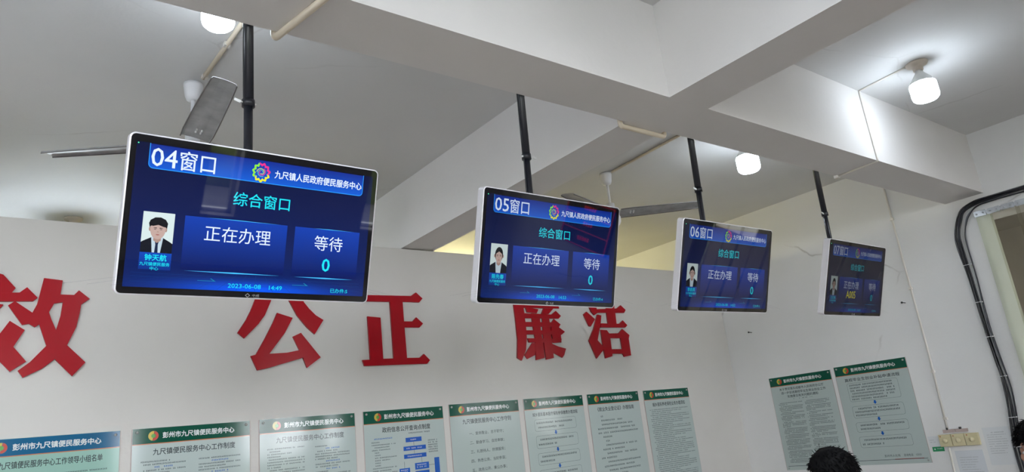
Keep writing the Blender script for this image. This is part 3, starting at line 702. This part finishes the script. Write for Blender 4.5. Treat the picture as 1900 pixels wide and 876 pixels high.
poster((XW-.0005, 4.068, H0+.285), -90, .635, .855, 'poster in two columns of fine print behind the bowed head on the right wall', 'notice',
       ('关于贯彻落实成都市人民政府办公厅', '进一步促进高校毕业生就业创业工作', '实施意见有关问题的通知'), GR)
poster((XW-.0005, 3.393, H0+.297), -90, .635, .848, 'flow chart poster with four outlined boxes on the right wall', 'flow', '高校毕业生创业补贴申请流程', GR)

# ================================================================== right wall fittings
for i, (ya, sz, lb) in enumerate(((2.652, .092, 'leftmost of three cream dial plates beside the flow chart poster'), (2.556, .092, 'middle one of the three cream dial plates on the right wall'), (2.460, .098, 'rightmost of the three cream dial plates next to the white paper'))):
    root = empty('fan_regulator', (XW, ya-sz/2, H0-.388), lb, 'dimmer switch', 'fan speed dials on the right wall', (0, 0, R(-90)))
    o = MB().box((-sz/2, -.028, -.046), (sz/2, 0, .046)).build('plate', M_plate, root); bevel(o, .004)
    k = MB().lathe([(.019, 0), (.018, .010), (.012, .016), (.009, .018)], 20, Matrix.Translation((0, -.028, -.002)) @ Matrix.Rotation(R(90), 4, 'X')).build('knob', M_plate2, root)
    MB().box((-.002, -.003, -.013), (.002, .001, .013), Matrix.Translation((0, -.046, -.002))).build('pointer', M_plate2, k)
    MB().lathe([(.005, 0), (.005, .001)], 10, Matrix.Translation((-.030, -.0282, .033)) @ Matrix.Rotation(R(90), 4, 'X')).build('indicator_dot', mat('faded_red', (.5, .18, .1), .5), root)
root = empty('cable_trunking', (XW, 2.52, H0-.318), 'short horizontal pink-grey trunking directly above the dial plates', 'conduit')
for a, b in ((-.09, .0), (.004, .09)): MB().box((-.018, -b, -.012), (0, -a, .012)).build('trunking_piece', M_trim, root)
for a in (-.055, .04): MB().box((-.022, -a-.006, .010), (-.002, -a+.006, .026)).build('fixing_clip', M_dark, root)
def paper(y_left, ztop, w, h, label, title=True, m=M_paper, ink=True, rot=0, lines=(6, .012)):
    root = empty('paper_notice', (XW-.0005, y_left, H0+ztop), label, 'paper', None, (0, R(rot), R(-90)))
    MB().box((0, -.0012, -h), (w, 0, 0)).build('sheet', m, root)
    q = MB(); v = -h*.14
    if title: scribble(q, w*.3, w*.8, v, .007, -.0016)
    for i in range(lines[0]):
        v -= lines[1]*1.4; scribble(q, w*.12, w*.9, v, .005, -.0016, cut=rnd.uniform(0, .05), adv=.005)
    q.build('small_print', mat('grey_ink', (.25, .27, .29), .6), root)
    return root
paper(2.335, -.312, .185, .275, 'white printed sheet taped between the dials and the cable bundle', lines=(9, .012))
paper(2.57, -.470, .20, .24, 'pale printed sheet taped just below the three dials', title=False, m=mat('plastic_sleeve', (.62, .65, .69), .25), lines=(10, .013))
paper(2.745, -.350, .085, .085, 'small pale label on the wall left of the dials', title=False, lines=(2, .012))
root = empty('green_sticker', (XW-.0005, 2.728, H0-.432), 'small green sign with white text below left of the dials', 'sign', None, (0, 0, R(-90)))
MB().box((0, -.002, -.036), (.088, 0, 0)).build('sign_plate', M_sign, root)
q = MB(); put_text(q, '节约用电', .035, -.020, .076, -.009, -.0025); q.lathe([(.006, 0), (.006, .0005)], 12, Matrix.Translation((.018, -.002, -.018)) @ Matrix.Rotation(R(90), 4, 'X')); q.build('sign_text', M_inkpale, root)
for y, z, lb in ((3.177, 1.212, 'dark nail in the right wall left of the farthest screen'), (2.642, .734, 'dark nail in the right wall below right of the farthest screen'), (4.155, .756, 'dark nail in the right wall near the partition corner')):
    root = empty('wall_nail', (XW, y, H0+z), lb, 'nail', 'dark nails in the right wall')
    MB().tube([(0, 0, 0), (-.035, .012, .004)], .0035, 6).build('shank', M_dark, root)
    MB().lathe([(.009, 0), (.009, .003)], 10, Matrix.Translation((-.035, .012, .004)) @ Matrix.Rotation(R(-90), 4, 'Y')).build('nail_head', M_dark, root)

# bundle of black cables around the doorway: each cable its own part
root = empty('cable_bundle', (XW, 2.1, H0), 'thick bundle of black cables bent around the doorway on the right wall', 'cable')
CP = [(.0, 1.40), (.6, 1.385), (1.2, 1.380), (1.594, 1.382), (1.813, 1.388), (1.93, 1.382), (2.02, 1.345), (2.066, 1.28), (2.095, 1.18), (2.105, 1.066), (2.100, .80), (2.096, .456), (2.088, .2), (2.082, -.039), (2.10, -.3), (2.118, -.467), (2.12, -.8), (2.12, -1.45)]
r2 = random.Random(3)
for k in range(10):
    pts = []; off = -.025+.050*k/9
    for i, (y, z) in enumerate(CP):
        a = Vector(CP[max(i-1, 0)]); b = Vector(CP[min(i+1, len(CP)-1)]); t = (b-a).normalized(); nn = Vector((t.y, -t.x))
        s = off*(1.0+.35*math.sin(i*.9+k*.3))+r2.uniform(-.006, .006)
        if k > 7 and 5 < i < 11: s += .022
        pts.append((-.012-.010*((k*5) % 4), y+nn.x*s-2.1, z+nn.y*s))
    sm = []
    for i in range(len(pts)-1):
        p0, p1, p2, p3 = [Vector(pts[min(max(j, 0), len(pts)-1)]) for j in (i-1, i, i+1, i+2)]
        for q_ in range(4):
            t = q_/4; sm.append(.5*((2*p1)+(-p0+p2)*t+(2*p0-5*p1+4*p2-p3)*t*t+(-p0+3*p1-3*p2+p3)*t**3))
    sm.append(Vector(pts[-1]))
    o = MB().tube(sm, r2.choice((.005, .0042, .0055, .0036)), 6).build('black_cable', M_cable if k % 4 else mat('grey_cable', (.16, .17, .2), .4), root)
for y, z in ((2.10, .92), (2.10, .62), (2.096, .35), (2.084, .05), (2.098, -.25), (2.115, -.46)):
    MB().box((-.040, -.030, -.004), (-.002, -.022, .004), Matrix.Translation((0, y-2.1, z))).build('cable_clip', M_white, root)
    MB().box((-.050, -.026, -.002), (-.047, .022, .002), Matrix.Translation((0, y-2.1, z))).build('cable_tie', M_white, root)

# plastic strip curtain in the doorway
def pvc(name, tint, mixf, milky):
    m = bpy.data.materials.new(name); m.use_nodes = True; nt = m.node_tree; nt.nodes.clear()
    out = nt.nodes.new('ShaderNodeOutputMaterial'); tr = nt.nodes.new('ShaderNodeBsdfTransparent'); tr.inputs[0].default_value = (*tint, 1)
    df = nt.nodes.new('ShaderNodeBsdfDiffuse'); df.inputs[0].default_value = (*milky, 1)
    tl = nt.nodes.new('ShaderNodeBsdfTranslucent'); tl.inputs[0].default_value = (*milky, 1)
    gl = nt.nodes.new('ShaderNodeBsdfGlossy'); gl.inputs['Roughness'].default_value = .12
    a = nt.nodes.new('ShaderNodeMixShader'); a.inputs[0].default_value = .5; nt.links.new(df.outputs[0], a.inputs[1]); nt.links.new(tl.outputs[0], a.inputs[2])
    b = nt.nodes.new('ShaderNodeMixShader'); b.inputs[0].default_value = mixf; nt.links.new(tr.outputs[0], b.inputs[1]); nt.links.new(a.outputs[0], b.inputs[2])
    fr = nt.nodes.new('ShaderNodeFresnel'); fr.inputs[0].default_value = 1.35
    c = nt.nodes.new('ShaderNodeMixShader'); nt.links.new(fr.outputs[0], c.inputs[0]); nt.links.new(b.outputs[0], c.inputs[1]); nt.links.new(gl.outputs[0], c.inputs[2])
    nt.links.new(c.outputs[0], out.inputs[0]); return m
M_strip = pvc('clear_vinyl', (.86, .84, .76), .08, (.5, .5, .42)); M_strip2 = pvc('milky_vinyl', (.85, .9, .8), .75, (.60, .64, .54))
root = empty('strip_curtain', (XW-.03, 1.95, H0+1.285), 'clear plastic strip curtain on a steel rail at the right doorway', 'curtain')
q = MB(); q.box((-.012, -2.6, -.012), (.010, .0, .018)); q.build('rail', M_steel, root)
y = 0.0; k = 0
while y > -2.55:
    MB().box((-.022, y-.085, -.022), (-.012, y-.004, .022)).build('hanger_plate', M_steel, root)
    for dy in (-.022, -.066): MB().lathe([(.006, 0), (.006, .006)], 8, Matrix.Translation((-.022, y+dy, 0)) @ Matrix.Rotation(R(-90), 4, 'Y')).build('hanger_bolt', M_steel, root)
    y -= .095
y = -.005; k = 0
while y > -2.45:
    ww = .115 if k == 0 else .20; n = 8; vs = []; fs = []
    for i in range(n+1):
        f = i/n; yy_ = y-ww*f; xx = -.006-.014*math.sin(PI*f)*(1 if k % 2 else .5)-(.006 if k % 2 else 0)
        for zz in (-.015, -1.4, -2.75): vs.append((xx, yy_, zz))
    for i in range(n):
        for j in range(2): fs.append((i*3+j, (i+1)*3+j, (i+1)*3+j+1, i*3+j+1))
    q = MB(); q.add(vs, fs, None, 0, True); q.build('vinyl_strip', M_strip2 if k == 0 else M_strip, root)
    y -= ww-.03 if k else .10; k += 1

# red LED board beside the doorway, seen mirrored in the second screen
root = empty('led_board', (XW-.001, -1.66, H0+.42), 'red LED outline board on the right wall, mirrored in the second screen', 'sign', None, (0, 0, R(-90)))
MB().box((0, -.05, -.6), (.86, 0, 0)).build('board', M_blkplastic, root)
M_led = mat('red_led', (.2, 0, 0), .4, emit=(1, .03, .06), estr=1.6)
q = MB()
for zz in (-.012, -.2, -.4, -.59): q.box((.01, -.053, zz-.003), (.85, -.05, zz+.003))
for xx in (.012, .848): q.box((xx-.003, -.053, -.59), (xx+.003, -.05, -.01))
q.build('led_outline', M_led, root)
q = MB()
for zz in (-.10, -.30, -.49): scribble(q, .32, .58, zz, .05, -.052, adv=.045)
q.build('led_digits', M_led, root)

# ================================================================== seated people (only their heads reach into the picture)
def skin_mesh(P, E, rad, root_i, sub=2):
    me = bpy.data.meshes.new('figure'); me.from_pydata(P, E, []); o = bpy.data.objects.new('figure', me); COL.objects.link(o)
    s = o.modifiers.new('skin', 'SKIN'); s.use_smooth_shade = True
    lay = me.skin_vertices[0].data if me.skin_vertices else None
    if lay is None:
        bm = bmesh.new(); bm.from_mesh(me); bm.verts.layers.skin.verify(); bm.to_mesh(me); bm.free(); lay = me.skin_vertices[0].data
    for i, r in enumerate(rad):
        lay[i].radius = (r, r) if not isinstance(r, tuple) else r; lay[i].use_root = (i == root_i)
    u = o.modifiers.new('sub', 'SUBSURF'); u.levels = sub; u.render_levels = sub
    out = bpy.data.meshes.new_from_object(o.evaluated_get(bpy.context.evaluated_depsgraph_get()))
    vs = [tuple(v.co) for v in out.vertices]; fs = [tuple(p.vertices) for p in out.polygons]
    bpy.data.objects.remove(o); bpy.data.meshes.remove(me); bpy.data.meshes.remove(out)
    return vs, fs
def person(loc, face, bow, label, shirt, scale=1.0, hair_seed=1):
    root = empty('person', (loc[0], loc[1], 0), label, 'person', 'people seated at the counters', (0, 0, R(face))); root.scale = (1.03, 1.03, 1.03)
    NB = Vector((0, .05, 1.02))                                   # neck joint, the head bows about it
    HB = Matrix.Translation(NB) @ Matrix.Rotation(R(-bow), 4, 'X')
    h = lambda x, y, z: tuple(HB @ Vector((x, y, z)))
    J = [(0,0,.54), (0,0,.70), (0,.02,.88), tuple(NB), h(0,.005,.06), h(0,.025,.125), h(0,.02,.19), h(0,.01,.235)]
    RD = [.13, .115, .14, .062, .052, (.070,.078), (.078,.096), (.055,.065)]
    E = [(i, i+1) for i in range(7)]
    for s in (-1, 1):
        n = len(J); J += [(s*.165,.02,.96), (s*.215,.10,.74), (s*.14,.33,.70), (s*.125,.39,.70)]; RD += [.058, .043, .028, (.032,.018)]
        E += [(2, n), (n, n+1), (n+1, n+2), (n+2, n+3)]
        n = len(J); J += [(s*.09,.02,.50), (s*.11,.44,.50), (s*.12,.43,.09), (s*.125,.53,.04)]; RD += [.088, .062, .042, .035]
        E += [(0, n), (n, n+1), (n+1, n+2), (n+2, n+3)]
    mb = MB(); vs, fs = skin_mesh(J, E, RD, 0); mb.add(vs, fs, None, 0, True)
    for s in (-1, 1):                                               # fingers and thumb, slightly curled
        for k in range(4):
            x = s*(.105+.014*k); ln = (.062, .07, .066, .052)[3-k]
            vs, fs = skin_mesh([(x, .385, .700), (x, .385+ln*.5, .697), (x, .385+ln*.85, .686), (x, .385+ln, .670)], [(0,1), (1,2), (2,3)], [.009, .0085, .008, .007], 0, 1); mb.add(vs, fs, None, 0, True)
        vs, fs = skin_mesh([(s*.105, .355, .698), (s*.082, .375, .695), (s*.074, .40, .690)], [(0,1), (1,2)], [.011, .010, .008], 0, 1); mb.add(vs, fs, None, 0, True)
    el = []
    def blob(c, r, n=10, m=8, rot=None):
        vs = []; fs = []
        for i in range(m+1):
            for j in range(n):
                a = PI*i/m; b = 2*PI*j/n; p = Vector((r[0]*math.sin(a)*math.cos(b), r[1]*math.sin(a)*math.sin(b), r[2]*math.cos(a)))
                if rot: p = rot @ p
                vs.append(HB @ (Vector(c)+p))
        for i in range(m):
            for j in range(n): fs.append((i*n+j, i*n+(j+1) % n, (i+1)*n+(j+1) % n, (i+1)*n+j))
        return vs, fs
    for c, r in (((0, .118, .112), (.013, .02, .022)), ((0, .110, .13), (.009, .012, .03)), ((0, .100, .078), (.026, .012, .008)), ((0, .086, .046), (.03, .025, .022))):
        mb.add(*blob(c, r), None, 0, True)
    for s in (-1, 1):                                               # ears: bowl, rim and lobe
        for t in range(12):
            a = R(-70+t*25); mb.add(*blob((s*(.082+.006*math.sin(max(a, 0))), .012-.018*math.cos(a)*1.0, .118+.028*math.sin(a)), (.006, .006, .009), 8, 5), None, 0, True)
        mb.add(*blob((s*.078, .012, .115), (.008, .014, .024)), None, 0, True)
        mb.add(*blob((s*.079, .016, .088), (.006, .009, .010)), None, 0, True)
    mb.build('body', M_skin, root)
    q = MB()
    for s in (-1, 1):
        q.add(*blob((s*.031, .098, .132), (.014, .008, .007)), None, 0, True); q.add(*blob((s*.031, .104, .132), (.006, .004, .006)), None, 1, True)
    q.build('eyes', [mat('eye_white', (.7, .7, .68), .3), M_dark], root)
    # clothing follows the body
    J2 = [(0,0,.50), (0,0,.70), (0,.02,.88), (0,.04,.985)]; R2 = [.150, .132, .155, .074]; E2 = [(0,1), (1,2), (2,3)]
    for s in (-1, 1):
        n = len(J2); J2 += [(s*.165,.02,.955), (s*.215,.10,.74), (s*.155,.28,.705)]; R2 += [.070, .056, .042]; E2 += [(2, n), (n, n+1), (n+1, n+2)]
    vs, fs = skin_mesh(J2, E2, R2, 0); q = MB(); q.add(vs, fs, None, 0, True); q.build('shirt', shirt, root)
    J3 = [(0,0,.55)]; R3 = [.143]; E3 = []
    for s in (-1, 1):
        n = len(J3); J3 += [(s*.09,.02,.50), (s*.11,.44,.50), (s*.12,.43,.13)]; R3 += [.100, .076, .058]; E3 += [(0, n), (n, n+1), (n+1, n+2)]
    vs, fs = skin_mesh(J3, E3, R3, 0); q = MB(); q.add(vs, fs, None, 0, True); q.build('trousers', mat('dark_trousers', (.02, .022, .03), .8), root)
    for s in (-1, 1):
        vs, fs = skin_mesh([(s*.12,.40,.055), (s*.122,.48,.05), (s*.126,.57,.045)], [(0,1), (1,2)], [.052, .05, .042], 0); q = MB(); q.add(vs, fs, None, 0, True); q.build('shoe', mat('black_shoe', (.015, .015, .015), .4), root)
    # hair: a cap over the skull plus many short tufts
    r3 = random.Random(hair_seed); q = MB(); n, m = 40, 24; vs = []; fs = []; C = Vector((0, .0, .155))
    def cap(a, b):
        p = Vector((.090*math.sin(a)*math.cos(b), .108*math.sin(a)*math.sin(b), .108*math.cos(a)))
        f = 1+.022*math.sin(9*b+4*a)+.018*math.sin(17*b-9*a)
        return C+p*f
    def limit(b):                                                    # hairline: high over the face, over the ear, low at the nape
        fr = math.sin(b); return R(78) if fr > .55 else (R(84)+R(6)*(.55-fr) if fr > -.1 else R(118))
    for i in range(m+1):
        for j in range(n):
            b = 2*PI*j/n; a = limit(b)*i/m; vs.append(HB @ cap(a, b))
    for i in range(m):
        for j in range(n): fs.append((i*n+j, i*n+(j+1) % n, (i+1)*n+(j+1) % n, (i+1)*n+j))
    q.add(vs, fs, None, 0, True); q.build('hair', M_hair, root)
    q = MB()
    for i in range(1500):
        b = r3.uniform(0, 2*PI); a = limit(b)*math.sqrt(r3.random()); p = cap(a, b); nn = (p-C).normalized()
        d = (nn*.22+Vector((r3.uniform(-.5, .5), .55+r3.uniform(-.5, .5), r3.uniform(-.6, .1)))).normalized(); ln = r3.uniform(.014, .034)
        if a < .5 and r3.random() < .05: ln *= 1.1; d = (nn*.8+d).normalized()
        side = d.cross(nn).normalized()*.0018; p2 = p+d*ln*.6+nn*.002; p3 = p+d*ln-nn*.002
        q.add([HB @ v for v in (p-nn*.003-side, p-nn*.003+side, p2+side*.7, p3, p2-side*.7)], [(0,1,2,3,4)])
    o = q.build('hair_strands', M_hair, root); o['kind'] = 'stuff'
    return root
def chair(loc, face, label):
    root = empty('office_chair', (loc[0], loc[1], 0), label, 'chair', 'office chairs under the seated people', (0, 0, R(face)))
    m = mat('chair_fabric', (.03, .035, .05), .8)
    bevel(MB().box((-.23, -.20, .36), (.23, .26, .42)).build('seat', m, root), .02)
    bevel(MB().box((-.21, -.27, .55), (.21, -.22, .95)).build('backrest', m, root), .02)
    MB().box((-.03, -.26, .37), (.03, -.235, .60)).build('back_support', M_blkplastic, root)
    MB().lathe([(.03, .08), (.03, .36)], 14).build('gas_lift', M_frame, root)
    for k in range(5):
        a = 2*PI*k/5; l = MB().tube([(0, 0, .09), (.26*math.cos(a), .26*math.sin(a), .065)], .018, 8).build('leg', M_blkplastic, root)
        MB().lathe([(.028, -.012), (.03, 0), (.028, .012)], 12, Matrix.Translation((.26*math.cos(a), .26*math.sin(a), .03)) @ Matrix.Rotation(a+PI/2, 4, 'Z') @ Matrix.Rotation(R(90), 4, 'X')).build('caster', M_blkplastic, l)
person((3.42, 2.15), 200, 38, 'person with short black hair bowing the head below the right wall posters', mat('white_shirt', (.6, .62, .65), .8), hair_seed=2)
chair((3.42, 2.15), 200, 'dark office chair under the bowed person, below the picture edge')
person((4.42, 1.28), 0, 20, 'person whose black hair shows in the bottom right corner', mat('dark_shirt', (.03, .035, .05), .8), hair_seed=5)
chair((4.42, 1.28), 0, 'dark office chair under the person at bottom right, below the picture edge')
